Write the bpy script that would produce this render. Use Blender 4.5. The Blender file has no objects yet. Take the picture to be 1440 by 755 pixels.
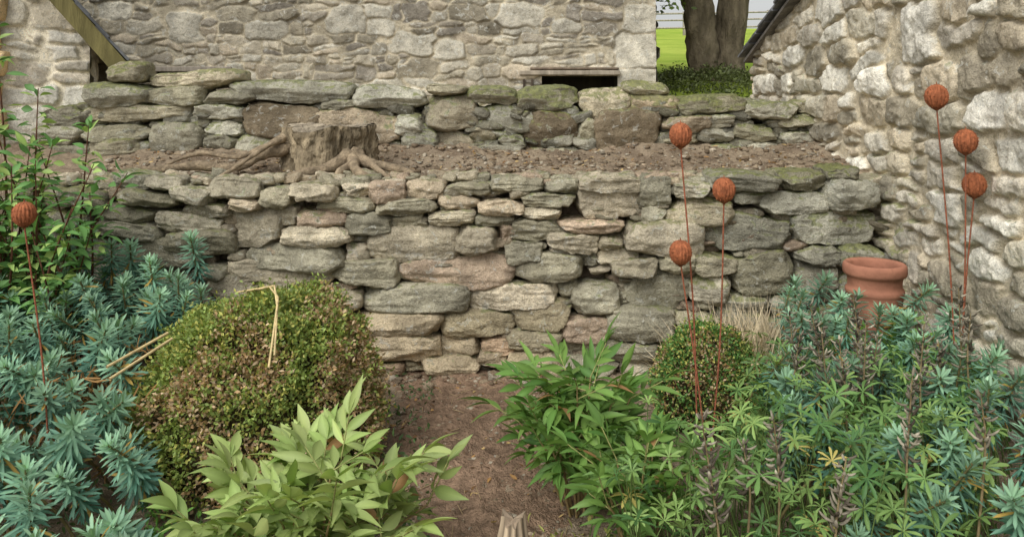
import bpy, bmesh, math, numpy as np
from mathutils import Vector
rng=np.random.default_rng(7)
EYE=1.6; FP=1130.0; HY=130.0
def on_plane(px,py,d):
    """survey sheet -> world metres on the vertical plane y=d"""
    return np.array([(px-720)/FP*d, d, EYE-(py-HY)/FP*d])
def S(r,g,b):
    f=lambda c:(c/255/12.92 if c/255<=.04045 else ((c/255+.055)/1.055)**2.4)
    return np.array([f(r),f(g),f(b)])
def sst(a,b,x):
    t=np.clip((x-a)/(b-a),0,1); return t*t*(3-2*t)
# ---------- noise
def _h(ix,iy,iz,s):
    n=(ix*374761393+iy*668265263+iz*2147483647+s*974634777)&0xffffffff
    n=((n^(n>>13))*1274126177)&0xffffffff
    n=((n^(n>>16))*2246822519)&0xffffffff
    return ((n^(n>>15))&0xffff)/65535.0
def vn(p,s=0):
    p=np.asarray(p,float); i=np.floor(p).astype(np.int64); f=p-i; f=f*f*(3-2*f)
    x,y,z=i[:,0],i[:,1],i[:,2]; r=0
    for a in(0,1):
        for b in(0,1):
            for c in(0,1):
                w=(f[:,0] if a else 1-f[:,0])*(f[:,1] if b else 1-f[:,1])*(f[:,2] if c else 1-f[:,2])
                r=r+w*_h(x+a,y+b,z+c,s)
    return r*2-1
def fbm(p,s=0,o=4,g=.5):
    r=0;a=1;p=np.asarray(p,float)
    for k in range(o): r=r+a*vn(p*(2.03**k)+k*17.3,s+k); a*=g
    return r
# ---------- mesh builder
class MB:
    def __init__(s): s.V=[];s.F=[];s.C=[];s.n=0
    def add(s,v,f,c,m=0.0):
        v=np.asarray(v,float); f=np.asarray(f,int)
        c=np.asarray(c,float)
        if c.ndim==1: c=np.tile(c,(len(v),1))
        m=np.full(len(v),m) if np.isscalar(m) else m
        s.V.append(v); s.F.append(f+s.n); s.C.append(np.c_[c,m]); s.n+=len(v)
    def build(s,name,mat,smooth=True,parent=None):
        V=np.concatenate(s.V);F=np.concatenate(s.F);C=np.clip(np.concatenate(s.C),0,1)
        me=bpy.data.meshes.new(name)
        me.vertices.add(len(V)); me.vertices.foreach_set('co',V.astype(np.float32).ravel())
        me.loops.add(F.size); me.loops.foreach_set('vertex_index',F.astype(np.int32).ravel())
        me.polygons.add(len(F)); me.polygons.foreach_set('loop_start',np.arange(0,F.size,4,dtype=np.int32))
        me.update(calc_edges=True)
        me.polygons.foreach_set('use_smooth',np.full(len(F),smooth))
        a=me.color_attributes.new('Col','FLOAT_COLOR','POINT'); a.data.foreach_set('color',C.astype(np.float32).ravel())
        me.materials.append(mat); me.update()
        ob=bpy.data.objects.new(name,me); bpy.context.scene.collection.objects.link(ob)
        if parent: ob.parent=parent
        return ob
def empty(name):
    o=bpy.data.objects.new(name,None); bpy.context.scene.collection.objects.link(o); return o
def gridF(nr,nc,wrap=False):
    r,c=np.meshgrid(np.arange(nr-1),np.arange(nc if wrap else nc-1),indexing='ij'); r=r.ravel();c=c.ravel(); c2=(c+1)%nc
    return np.c_[r*nc+c,r*nc+c2,(r+1)*nc+c2,(r+1)*nc+c]
def tube(mb,pts,rad,col,ns=6,m=0,sub=0,rough=0,seed=0):
    P=np.asarray(pts,float); R=np.broadcast_to(np.asarray(rad,float),(len(P),)).copy()
    if sub:
        t=np.linspace(0,len(P)-1,(len(P)-1)*sub+1); i=np.clip(np.floor(t).astype(int),0,len(P)-2); f=(t-i)[:,None]
        Pe=np.vstack([2*P[0]-P[1],P,2*P[-1]-P[-2]]); a,b,c,d=Pe[i],Pe[i+1],Pe[i+2],Pe[i+3]
        Q=.5*((2*b)+(-a+c)*f+(2*a-5*b+4*c-d)*f**2+(-a+3*b-3*c+d)*f**3)
        R=np.interp(t,np.arange(len(P)),R); P=Q
    T=np.gradient(P,axis=0); T/=np.linalg.norm(T,axis=1)[:,None]+1e-9
    ref=np.array([0,0,1.]) if abs(T[:,2]).mean()<.8 else np.array([1.,0,0])
    A=np.cross(T,ref);A/=np.linalg.norm(A,axis=1)[:,None]+1e-9;B=np.cross(T,A)
    th=np.linspace(0,2*math.pi,ns,endpoint=False)
    V=P[:,None]+R[:,None,None]*(np.cos(th)[None,:,None]*A[:,None]+np.sin(th)[None,:,None]*B[:,None])
    V=V.reshape(-1,3)
    if rough:
        nn=(V-np.repeat(P,ns,0)); V=V+nn*(fbm(V*np.array([14,14,5]),seed,4)*rough)[:,None]
    mb.add(V,gridF(len(P),ns,True),col,m)
def lathe(mb,prof,O,col,ns=40,fn=None):
    prof=np.asarray(prof,float);th=np.linspace(0,2*math.pi,ns,endpoint=False)
    r,t=np.meshgrid(prof[:,0],th,indexing='ij'); z=np.repeat(prof[:,1],ns).reshape(r.shape)
    if fn: r=r*fn(t,z)
    V=np.c_[(r*np.cos(t)).ravel(),(r*np.sin(t)).ravel(),z.ravel()]+np.asarray(O)
    mb.add(V,gridF(len(prof),ns,True),col)
def box(mb,c,h,col,R=None):
    q=np.array([[x,y,z] for x in(-1,1) for y in(-1,1) for z in(-1,1)],float)*np.asarray(h)
    if R is not None: q=q@np.asarray(R).T
    mb.add(q+np.asarray(c),[[0,1,3,2],[4,6,7,5],[0,4,5,1],[2,3,7,6],[0,2,6,4],[1,5,7,3]],col)
# ---------- node helpers
class NT:
    def __init__(s,name):
        s.m=bpy.data.materials.new(name); s.m.use_nodes=True; s.t=s.m.node_tree; s.t.nodes.clear()
        s.out=s.t.nodes.new('ShaderNodeOutputMaterial')
    def n(s,typ,ins={},**kw):
        o=s.t.nodes.new(typ)
        for k,v in kw.items(): setattr(o,k,v)
        for k,v in ins.items():
            if isinstance(v,bpy.types.NodeSocket): s.t.links.new(v,o.inputs[k])
            else: o.inputs[k].default_value=v
        return o
    def noise(s,co,sc,det=4,rough=.6,dist=0): return s.n('ShaderNodeTexNoise',{'Vector':co,'Scale':sc,'Detail':det,'Roughness':rough,'Distortion':dist}).outputs['Fac']
    def ramp(s,f,lo,hi): return s.n('ShaderNodeMapRange',{'Value':f,'From Min':lo,'From Max':hi},interpolation_type='SMOOTHSTEP').outputs[0]
    def mix(s,f,a,b,bt='MIX'):
        o=s.n('ShaderNodeMix',data_type='RGBA',blend_type=bt); 
        for i,v in((0,f),(6,a),(7,b)):
            if isinstance(v,bpy.types.NodeSocket): s.t.links.new(v,o.inputs[i])
            else: o.inputs[i].default_value=v if i==0 else (*v[:3],1)
        return o.outputs[2]
    def math(s,op,a,b=0.0):
        return s.n('ShaderNodeMath',{0:a,1:b},operation=op).outputs[0]
    def fin(s,sh): s.t.links.new(sh,s.out.inputs[0]); return s.m
def stone_mat(name,bump=.6,lich=.5,gain=1.25,bd=.04):
    t=NT(name); co=t.n('ShaderNodeTexCoord').outputs['Object']; at=t.n('ShaderNodeAttribute',attribute_name='Col')
    base=at.outputs['Color']
    n1=t.noise(co,6,3,.65); n2=t.noise(co,30,4,.72); n3=t.noise(co,130,2,.75); n4=t.noise(co,15,3,.7,.8)
    g=gain
    c=t.mix(t.ramp(n1,.35,.65),t.mix(1,base,(.76*g,.76*g,.74*g),'MULTIPLY'),t.mix(1,base,(1.2*g,1.2*g,1.17*g),'MULTIPLY'))
    c=t.mix(t.math('MULTIPLY',t.ramp(n2,.52,.66),.58),c,t.mix(1,c,(.56,.54,.47),'MULTIPLY'))
    c=t.mix(t.math('MULTIPLY',t.ramp(n4,.58,.63),lich),c,(.60,.60,.54))
    c=t.mix(t.math('MULTIPLY',t.ramp(n3,.5,.66),.45),c,t.mix(1,c,(1.45,1.43,1.38),'MULTIPLY'))
    c=t.mix(t.math('MULTIPLY',t.ramp(n3,.48,.36),.5),c,t.mix(1,c,(.5,.48,.46),'MULTIPLY'))
    nz=t.n('ShaderNodeSeparateXYZ',{0:t.n('ShaderNodeNewGeometry').outputs['Normal']}).outputs[2]
    f=t.math('ADD',t.math('MULTIPLY',nz,.27),n4); f=t.math('ADD',f,t.math('MULTIPLY',at.outputs['Alpha'],.55))
    mf=t.ramp(f,.80,.98)
    mc=t.mix(t.ramp(n2,.3,.7),(.06,.07,.02),(.28,.30,.09))
    c=t.mix(t.math('MULTIPLY',mf,.75),c,mc)
    h=t.math('ADD',t.math('MULTIPLY',n2,1.0),t.math('MULTIPLY',n3,.4)); h=t.math('ADD',h,t.math('MULTIPLY',n1,.8))
    b=t.n('ShaderNodeBump',{'Strength':bump,'Distance':bd,'Height':h}).outputs[0]
    p=t.n('ShaderNodeBsdfPrincipled',{'Base Color':c,'Roughness':.95,'Specular IOR Level':.1,'Normal':b})
    return t.fin(p.outputs[0])
def leaf_mat(name,rough=.5,tr=.25,sp=.3):
    t=NT(name); c=t.n('ShaderNodeAttribute',attribute_name='Col').outputs['Color']
    p=t.n('ShaderNodeBsdfPrincipled',{'Base Color':c,'Roughness':rough,'Specular IOR Level':sp})
    tl=t.n('ShaderNodeBsdfTranslucent',{'Color':t.mix(1,c,(1.3,1.35,.7),'MULTIPLY')})
    return t.fin(t.n('ShaderNodeMixShader',{0:tr,1:p.outputs[0],2:tl.outputs[0]}).outputs[0])
def simple_mat(name,rough=.8,ns=20,var=.35,bump=.3,stretch=(1,1,1),sp=.3,dist=.01,dark=.6):
    t=NT(name); co=t.n('ShaderNodeTexCoord').outputs['Object']; co=t.n('ShaderNodeMapping',{'Vector':co,'Scale':stretch}).outputs[0]
    at=t.n('ShaderNodeAttribute',attribute_name='Col').outputs['Color']; n=t.noise(co,ns,4,.65); n2=t.noise(co,ns*4,3,.7)
    c=t.mix(t.ramp(n,.3,.7),t.mix(1,at,(1-var,)*3,'MULTIPLY'),t.mix(1,at,(1+var,)*3,'MULTIPLY'))
    c=t.mix(t.ramp(n2,.4,.7),c,t.mix(1,c,(dark,)*3,'MULTIPLY'))
    b=t.n('ShaderNodeBump',{'Strength':bump,'Distance':dist,'Height':t.math('ADD',n,t.math('MULTIPLY',n2,.5))}).outputs[0]
    return t.fin(t.n('ShaderNodeBsdfPrincipled',{'Base Color':c,'Roughness':rough,'Specular IOR Level':sp,'Normal':b}).outputs[0])
M_dry=stone_mat('dry_stone',.75,.4,1.42); M_rub=stone_mat('rubble_stone',.6,.45,1.45,.028)
M_leaf=leaf_mat('leaf'); M_leafg=leaf_mat('leaf_waxy',.5,.18,.3); M_dryleaf=leaf_mat('dry_leaf',.8,.15,.1)
M_soil=simple_mat('soil',.97,18,.3,1.0,(1,1,1),.1,.03,.6)
M_bark=simple_mat('bark',.95,9,.4,1.0,(1,1,.3),.1,.04,.6)
M_root=simple_mat('root_bark',.95,22,.4,1.0,(1,1,1),.1,.02,.55)
M_wood=simple_mat('old_wood',.85,12,.35,.6,(1,1,.15),.2,.01)
M_cane=simple_mat('cane',.7,10,.15,.2)
M_rust=simple_mat('rust',.85,60,.35,.5)
M_terra=simple_mat('terracotta',.9,7,.25,.4,sp=.15,dark=.75)
M_slate=simple_mat('slate',.6,8,.35,.4)
# ---------- terrain
def G(x,y,fine=True):
    x=np.asarray(x,float);y=np.asarray(y,float)
    g=sst(.8,2.,x)*.16*sst(2.5,4,y)+sst(-1.6,-2.4,x)*0.1
    t1=1.07+(y-4.7)*.1+.05*sst(5.2,5.6,y)*(1+.5*fbm(np.c_[x.ravel()*2,0*x.ravel(),0*x.ravel()],90,2).reshape(x.shape))+.05*sst(1.4,2.1,x)
    z=g+(t1-g)*sst(4.68,4.8,y)
    t2=1.38+(y-5.8)*.03
    z=z+(t2-z)*sst(5.7,5.85,y)
    z=z+(1.74+(y-10)*.0-z)*sst(8.2,10,y)
    z=z+np.clip(y-11,0,62)*.092+np.clip(y-73,0,400)*.01
    P=np.c_[x.ravel(),y.ravel(),0*x.ravel()]
    near=1-sst(8,12,y)
    n=fbm(P*2.2,3,3).reshape(x.shape)*.018*near
    if fine: n=n+(np.abs(fbm(P*14,5,4,.6)).reshape(x.shape)*.02-.006)*near
    n=n+fbm(P*.05,9,2).reshape(x.shape)*.4*sst(25,60,y)
    return z+n
def axis(a,b,st,lo,hi,gr):
    c=list(np.arange(a,b+1e-6,st)); d=st;v=c[0];L=[]
    while v>lo: d*=gr; v-=d; L.append(v)
    d=st;v=c[-1];R=[]
    while v<hi: d*=gr; v+=d; R.append(v)
    return np.array(L[::-1]+c+R)
xs=axis(-3.2,2.4,.022,-160,160,1.25); ys=axis(1.6,5.9,.022,-60,420,1.14)
X,Y=np.meshgrid(xs,ys); Z=G(X,Y)
def ground_mat():
    t=NT('ground_soil_grass'); co=t.n('ShaderNodeTexCoord').outputs['Object']
    y=t.n('ShaderNodeSeparateXYZ',{0:co}).outputs[1]
    n1=t.noise(co,4,4,.65);n2=t.noise(co,40,4,.75);n3=t.noise(co,150,2,.7)
    soil=t.mix(t.ramp(n1,.35,.65),S(124,108,90),S(168,151,127)); soil=t.mix(t.math('MULTIPLY',t.ramp(n2,.45,.7),.6),soil,S(92,78,63))
    soil=t.mix(t.math('MULTIPLY',t.ramp(n3,.55,.7),.6),soil,S(190,175,152))
    g1=t.noise(co,.35,4,.7);g2=t.noise(co,6,4,.8)
    gr=t.mix(t.ramp(g1,.35,.65),(.26,.38,.04),(.44,.52,.09)); gr=t.mix(t.math('MULTIPLY',t.ramp(g2,.4,.7),.4),gr,(.18,.29,.03))
    f=t.ramp(t.math('ADD',y,t.math('MULTIPLY',n1,1.5)),8.2,9.6)
    c=t.mix(f,soil,gr)
    b=t.n('ShaderNodeBump',{'Strength':1,'Distance':.02,'Height':t.math('ADD',n2,t.math('MULTIPLY',n3,.5))}).outputs[0]
    return t.fin(t.n('ShaderNodeBsdfPrincipled',{'Base Color':c,'Roughness':.97,'Specular IOR Level':.1,'Normal':b}).outputs[0])
M_ground=ground_mat()
mb=MB(); mb.add(np.c_[X.ravel(),Y.ravel(),Z.ravel()],gridF(len(ys),len(xs)),(.2,.15,.1)); mb.build('ground',M_ground)
# path
ys2=np.arange(1.2,4.62,.016); us=np.linspace(0,1,75); U,Yp=np.meshgrid(us,ys2)
L=np.interp(Yp,[1.2,2.9,4.5],[-.5,-.55,-.85])+.06*np.sin(Yp*5); R=np.interp(Yp,[1.2,2.9,4.5],[.25,.3,.45])+.05*np.sin(Yp*4+1)
Xp=L+(R-L)*U; Pp=np.c_[Xp.ravel(),Yp.ravel(),0*Xp.ravel()]
Zp=G(Xp,Yp)+.008*np.sin(U*math.pi)+fbm(Pp*30,77,3).reshape(Xp.shape)*.006-.03*(np.abs(U-.5)*2)**6
pc=S(150,125,103)*(1+.22*fbm(Pp*3,79,4))[:,None]
mb=MB(); mb.add(np.c_[Xp.ravel(),Yp.ravel(),Zp.ravel()],gridF(len(ys2),75),pc); mb.build('path',M_soil)
# ---------- stones
def cubesphere(c):
    bm=bmesh.new(); bmesh.ops.create_cube(bm,size=2); bmesh.ops.subdivide_edges(bm,edges=bm.edges[:],cuts=c,use_grid_fill=True)
    bm.verts.ensure_lookup_table(); v=np.array([x.co[:] for x in bm.verts]); f=np.array([[q.index for q in p.verts] for p in bm.faces]); bm.free(); return v,f
CS={k:cubesphere(k) for k in(1,4,17)}
def stone(mb,c,h,rot=0,col=(.3,.25,.2),moss=0,lod=17,p=None,rough=1.0):
    q,f=CS[lod]; p=p or rng.uniform(3.6,7)
    v=q/ (np.abs(q)**p).sum(1)[:,None]**(1/p)
    ta,tb=rng.uniform(-.13,.13,2)
    v=v*np.c_[1+tb*v[:,2],np.ones(len(v)),1+ta*v[:,0]]
    for k in range(rng.integers(3,6)):     # corner chips in the face outline
        a=rng.choice([.8,2.34,-.8,-2.34])+rng.uniform(-.6,.6); n=np.array([math.cos(a),rng.uniform(-.6,.05),math.sin(a)]); n/=np.linalg.norm(n)
        s=(v@n).max()*rng.uniform(.80,.95); d=np.maximum(0,v@n-s); v=v-d[:,None]*n
    for k in range(rng.integers(2,5)):     # split front facets
        n=np.array([rng.uniform(-.3,.3),-1,rng.uniform(-.45,.45)]); n/=np.linalg.norm(n)
        s=(v@n).max()*rng.uniform(.78,.94); d=np.maximum(0,v@n-s); v=v-d[:,None]*n
    nd=v/np.linalg.norm(v,axis=1)[:,None]
    w=v*np.asarray(h); o=rng.uniform(0,500,3); m=min(h)
    r1=fbm(w*5+o,1,2)*.12*m+ (1-np.abs(fbm(w*np.array([11,11,20])+o,12,3,.6)))*.012-.008 + fbm(w*np.array([30,30,55])+o,2,3,.6)*.0048
    w=w+nd*(r1*rough)[:,None]
    w[:,1]+= (np.abs(vn(w*np.array([3,3,26])+o,8))<.12)*.007
    ca,sa=math.cos(rot),math.sin(rot); yw=rng.uniform(-.14,.14); cy,sy=math.cos(yw),math.sin(yw)
    x=w[:,0]*ca-w[:,2]*sa; z=w[:,0]*sa+w[:,2]*ca; y=w[:,1]
    x,y=x*cy-y*sy,x*sy+y*cy
    tone=1+.15*fbm(w*6+o,60,3)
    mb.add(np.c_[x,y,z]+np.asarray(c),f,np.asarray(col)*tone[:,None],moss)
pal=[S(164,150,129),S(158,149,129),S(150,143,123),S(170,160,140),S(146,140,121),S(165,147,128),S(142,137,120),S(178,167,147)]
palg=[S(142,139,125),S(154,150,135),S(138,133,114),S(128,124,109),S(160,157,143)]
low=[(147,245,202,270),(200,250,252,268),(290,252,362,280),(362,264,410,295),(405,258,470,285),(472,258,515,280),(515,256,568,287),(568,256,625,284),(625,260,692,277),(690,250,765,272),(765,253,815,277),(815,248,905,273),(905,250,950,292),(950,258,1002,280),(1000,243,1098,269),(1100,243,1168,272),(1165,235,1212,256),(1165,252,1238,297),
(115,288,215,312),(162,270,242,291),(240,264,298,288),(252,288,320,308),(320,278,366,300),(440,280,527,303),(527,281,614,305),(612,275,674,298),(672,284,737,305),(735,293,790,312),(735,273,812,293),(812,265,907,310),(905,291,940,318),(938,279,1042,322),(1040,268,1085,290),(1072,271,1172,305),
(122,312,222,338),(213,302,307,330),(308,294,395,352),(380,292,412,320),(410,298,483,322),(482,302,550,333),(550,303,602,328),(600,298,666,320),(665,304,722,321),(718,311,790,342),(788,311,880,330),(878,314,992,362),(993,304,1122,356),(1120,297,1240,348),
(160,337,282,378),(225,324,326,360),(390,320,492,350),(512,321,646,372),(642,319,700,361),(700,318,722,345),(708,341,762,376),(768,328,843,359),(842,334,880,354),(340,346,482,385),(480,345,513,372),
(312,370,466,408),(464,369,560,408),(560,362,726,412),(725,357,820,401),(818,358,848,380),(843,352,905,374),(862,365,927,391),(928,358,982,388),(972,358,1042,392),(1033,354,1120,420),(1118,375,1188,432),(1120,347,1190,378),(1186,347,1252,385),
(288,390,350,425),(405,407,505,443),(504,404,660,446),(656,401,788,440),(784,394,816,425),(803,402,876,447),(874,384,978,440),(974,391,1032,432),(1018,418,1088,442),(1088,420,1150,450),(1185,385,1255,420),(1150,430,1230,465),
(490,443,622,476),(617,440,726,481),(720,428,806,468),(787,450,860,487),(856,436,952,486),(948,443,1014,472),(1010,438,1082,466),(1080,448,1150,480),
(508,472,618,509),(616,475,677,509),(674,480,722,503),(712,467,790,496),(788,482,850,506),(848,484,930,512),(930,474,1000,505),
(520,511,570,531),(563,508,594,526),(592,503,674,531),(672,498,714,517),(708,493,792,540),(790,505,870,535),
(186,378,270,410),(268,376,318,395),(345,405,408,440),(270,425,350,455),(350,440,420,470),(418,443,492,470),(200,408,290,440),(400,470,510,500),(420,500,520,530),(300,455,400,490),(100,338,165,372),(60,300,125,330),(60,265,150,290),(90,372,190,405),(40,330,105,360),(100,405,200,440),(870,510,960,540)]
mb=MB(); D0=4.5
for i,(a,b,c,d) in enumerate(low):
    P=on_plane((a+c)/2,(b+d)/2,D0); hx=(c-a)/2/FP*D0*1.0; hz=(d-b)/2/FP*D0*1.03
    cx=(a+c)/2; cyp=(b+d)/2
    hy=rng.uniform(.13,.17)
    off=rng.uniform(-.045,.035)+(.03 if hx<.07 else 0)
    right=sst(860,1080,cx); left=1-sst(150,420,cx)
    col=pal[rng.integers(len(pal))]
    if cyp>440 and cx<800: col=col*np.array([1.0,.94,.87])
    col=col*(1-right)+palg[rng.integers(5)]*.85*right
    col=col*(1-left*.75)+palg[rng.integers(5)]*.68*left*.75
    if rng.random()<.15: col=col*.82
    col=col*rng.uniform(.82,1.14)
    moss=.06+.42*right*rng.uniform(.2,1)+.12*left+.14*rng.random()
    rot=rng.uniform(-.05,.05)-.14*left
    stone(mb,(P[0],D0+hy+off,P[2]),(hx,hy,hz),rot,col,moss)
for k in range(620):
    x=rng.uniform(-3,2.15); z=rng.uniform(.0,1.07); w=rng.uniform(.022,.055)
    col=pal[rng.integers(8)]*rng.uniform(.35,.8)  # packing colour darkened to paint gap shade between the face stones
    stone(mb,(x,D0+.155+rng.uniform(-.05,.03),z),(w*rng.uniform(1,1.9),.07,w*rng.uniform(.4,.8)),rng.uniform(-.3,.3),col,.1,4)
for k in range(170):
    x=rng.uniform(-2.6,2.1); w=rng.uniform(.018,.05)
    stone(mb,(x,D0+rng.uniform(.1,.34),1.09+rng.uniform(-.02,.02)),(w*1.5,w,w*.7),rng.uniform(-.3,.3),pal[rng.integers(8)]*.9,.15,4)
mb.build('dry_stone_wall',M_dry)
upp=[(200,99,342,125),(318,113,494,145),(145,86,198,116),(113,118,206,151),(106,146,267,173),(200,122,285,152),(284,126,362,147),(494,122,597,153),(655,122,728,146),(597,131,671,183),(726,122,814,156),(814,125,889,166),(879,115,946,134),(887,133,957,163),(953,135,1052,162),(1050,143,1126,168),(1124,140,1156,162),
(110,177,207,200),(126,195,197,222),(207,172,282,220),(268,146,345,169),(285,168,342,192),(286,188,331,213),(340,147,452,196),(440,152,560,200),(446,139,498,157),(556,163,597,192),(564,183,616,215),(594,185,664,234),(655,176,703,205),(673,147,767,188),(734,155,816,212),(834,155,932,219),(889,190,942,223),(760,211,817,233),(670,205,737,224),(933,164,1002,186),(982,162,1037,181),(928,185,986,206),(1033,177,1097,200),(1093,162,1152,179),(1095,185,1148,206),(985,180,1038,200),(983,203,1050,222),(702,190,740,209),(1050,200,1100,222),(330,190,400,222),(520,195,570,225),(812,165,840,205),(1145,178,1190,205),(540,212,600,236),(600,120,655,135),(735,208,765,226),(60,150,112,180),(40,178,112,205),(60,205,130,228)]
mb=MB(); D1=5.6
for i,(a,b,c,d) in enumerate(upp):
    P=on_plane((a+c)/2,(b+d)/2,D1); hx=(c-a)/2/FP*D1*1.02; hz=(d-b)/2/FP*D1*1.06; cx=(a+c)/2
    hy=rng.uniform(.14,.2)
    col=palg[rng.integers(5)] if rng.random()<.7 else pal[rng.integers(5)]
    col=col*rng.uniform(.82,1.22)*(1.1 if b<130 else .95)
    if (a,b) in((340,147),(734,155),(834,155)): col=S(110,99,82)
    moss=rng.uniform(.1,.5)+(.32 if 640<cx<1100 and b<145 else 0)
    stone(mb,(P[0],D1+hy+rng.uniform(-.05,.04),P[2]),(hx,hy,hz),rng.uniform(-.07,.07),col,moss,p=rng.uniform(3.2,5.5))
for k in range(360):
    x=rng.uniform(-3.05,2.1); z=rng.uniform(1.15,1.5); w=rng.uniform(.025,.065)
    stone(mb,(x,D1+.14+rng.uniform(-.05,.03),z),(w*rng.uniform(1,1.8),.08,w*rng.uniform(.5,.9)),rng.uniform(-.3,.3),palg[rng.integers(5)]*rng.uniform(.4,.85),.3,4)  # packing behind the face, tinted dark as painted shade in the gaps
for k in range(60):
    x=rng.uniform(-3,2.1); w=rng.uniform(.06,.13)
    stone(mb,(x,D1+.38+rng.uniform(-.05,.05),rng.uniform(1.4,1.5)),(w*1.4,.1,w*.6),0,palg[rng.integers(5)]*.8,.3,4)
mb.build('dry_stone_wall',M_dry)
# ---------- rubble masonry walls
def rubble(name,O,Ud,Nd,length,z0,top,res,sw,sh,bulge,palette,mortar,seed,parent,openings=(),blocks=(),zf=99,warp=.03,mlo=.1,mhi=.5,moss=0.,cvar=(.8,1.22),bcol=None):
    r=np.random.default_rng(seed); O=np.array(O,float);Ud=np.array(Ud,float);Nd=np.array(Nd,float)
    us=np.linspace(0,length,int(length/res)+1); zt=max(top(0.),top(length),top(length/2))
    zl=list(np.arange(z0,min(zt,zf),res)); z=zl[-1]
    while z<zt-1e-6: z=min(zt,z+ (res if z<zf-1e-6 else .06)); zl.append(z)
    t=(np.array(zl)-z0)/(zt-z0)
    T,Uu=np.meshgrid(t,us,indexing='ij'); tp=np.vectorize(top)(Uu); Zz=z0+T*(tp-z0)
    sd=[]
    z=z0-.05
    while z<zt+.1:
        h=sh*r.uniform(.6,1.5); u=-.3+r.uniform(0,.3)
        while u<length+.3:
            w=sw*r.uniform(.4,1.7); q=r.random()
            if q<.3 and h>sh*.75:
                sd.append((u+w/2,z+h*.27,w/2,h*.26)); sd.append((u+w/2+r.uniform(-.02,.02),z+h*.77,w/2*r.uniform(.7,1),h*.25))
            elif q<.4: 
                sd.append((u+w*.3,z+h*.5,w*.3,h*.5)); sd.append((u+w*.8,z+h*.3,w*.2,h*.25)); sd.append((u+w*.8,z+h*.8,w*.2,h*.22))
            else: sd.append((u+w/2,z+h/2+r.uniform(-.2,.2)*h,w/2,h/2*r.uniform(.8,1.2)))
            u+=w
        z+=h
    sd=np.array(sd)
    for (bu,bz,bw,bh) in blocks:
        k=(np.abs(sd[:,0]-bu)<bw+sd[:,2]*.55)&(np.abs(sd[:,1]-bz)<bh+sd[:,3]*.55); sd=np.vstack([sd[~k],[bu,bz,bw,bh]])
    nb=len(blocks); nS=len(sd); ang=r.normal(0,.16,nS); ex=r.uniform(2.2,5,nS)
    if nb: ang[-nb:]=0; ex[-nb:]=6
    pu=Uu.ravel();pz=Zz.ravel(); Q=np.c_[pu,pz,0*pu]
    qu=pu+warp*fbm(Q*9,seed,4); qz=pz+warp*.8*fbm(Q*9+50,seed+5,4)
    F1=np.full(len(pu),9e9);F2=F1.copy();I=np.zeros(len(pu),int)
    for j,(a,b,w,h) in enumerate(sd):
        R_=max(w,h)*2.2+.1
        k=np.where((np.abs(qu-a)<R_)&(np.abs(qz-b)<R_))[0]
        if len(k)==0: continue
        ca,sa=math.cos(ang[j]),math.sin(ang[j]); du=qu[k]-a;dz=qz[k]-b
        x=np.abs(du*ca+dz*sa)/w; y=np.abs(-du*sa+dz*ca)/h; p=ex[j]
        d=(x**p+y**p)**(1/p); d=(d-1)*min(w,h)
        f1=F1[k];f2=F2[k]; c1=d<f1
        F2[k]=np.where(c1,f1,np.minimum(f2,d)); F1[k]=np.where(c1,d,f1); I[k]=np.where(c1,j,I[k])
    e=np.clip((F2-F1)*.5,0,.5)
    open_=sst(.012,.03,F1)
    s=sst(mlo,mhi,e)*(1-open_); s2=sst(mlo,mhi*3.5,e)*(1-open_)
    bl=r.uniform(.4,1.3,nS)*bulge; tu=r.uniform(-1,1,nS); tz=r.uniform(-1,1,nS)
    dz=(pz-sd[I,1]);du=(pu-sd[I,0])
    Ht=s*bl[I]*.75+s2*bl[I]*.25+s*(tu[I]*du+tz[I]*dz)*.12+ s*fbm(Q*14+I[:,None]*3.1,seed+8,5,.6)*bulge*.24+(1-s)*fbm(Q*40,seed+9,3)*bulge*.08
    pi=r.integers(0,len(palette),nS); cs=np.array(palette)[pi]*r.uniform(cvar[0],cvar[1],(nS,1))
    if nb: cs[-nb:]=np.array(bcol if bcol is not None else palette[-1])*r.uniform(.9,1.1,(nb,1))
    C=cs[I]*s[:,None]+np.array(mortar)*(1-s[:,None])*(1+.2*fbm(Q*6,seed+3,3))[:,None]
    C=C*(1+.16*fbm(Q*1.3,seed+30,3))[:,None]
    V=O+Ud*pu[:,None]+np.array([0,0,1.])*pz[:,None]+Nd*Ht[:,None]
    F=gridF(len(zl),len(us))
    if openings:
        cu=pu[F].mean(1);cz=pz[F].mean(1); keep=np.ones(len(F),bool)
        for (a,b,c,d) in openings: keep&=~((cu>a)&(cu<b)&(cz>c)&(cz<d))
        F=F[keep]
    b=MB(); b.add(V,F,C,moss if np.isscalar(moss) else moss(pu,pz)); return b.build(name,M_rub,True,parent)
barn=empty('stone_barn')
BL=-6.2; BR=1.43
bpal=[S(150,143,127),S(162,154,138),S(134,127,112),S(156,150,136),S(126,120,110),S(166,155,137),S(143,136,123),S(168,163,150)]
def bb(a,b,c,d): 
    p=on_plane((a+c)/2,(b+d)/2,8); return (p[0]-BL,p[2],(c-a)/2/FP*8,(d-b)/2/FP*8)
blocks=[bb(462,10,516,48),bb(866,48,925,96),bb(556,48,610,76),bb(700,5,760,40),bb(520,28,552,50),bb(608,60,650,82),bb(870,96,924,124),bb(880,8,925,48),bb(350,30,400,55),bb(240,20,285,60)]
op=[(.30-BL,1.05-BL,1.3,1.757),(-3.52-BL,-2.9-BL,1.74,1.80)]
rubble('front_wall',(BL,8,0),(1,0,0),(0,-1,0),BR-BL,1.3,lambda u:4.6,.0105,.25,.115,.02,bpal,S(160,151,132),11,barn,op,blocks,zf=2.75,warp=.02,mlo=.002,mhi=.009,cvar=(.72,1.2),bcol=S(164,159,146))
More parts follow.
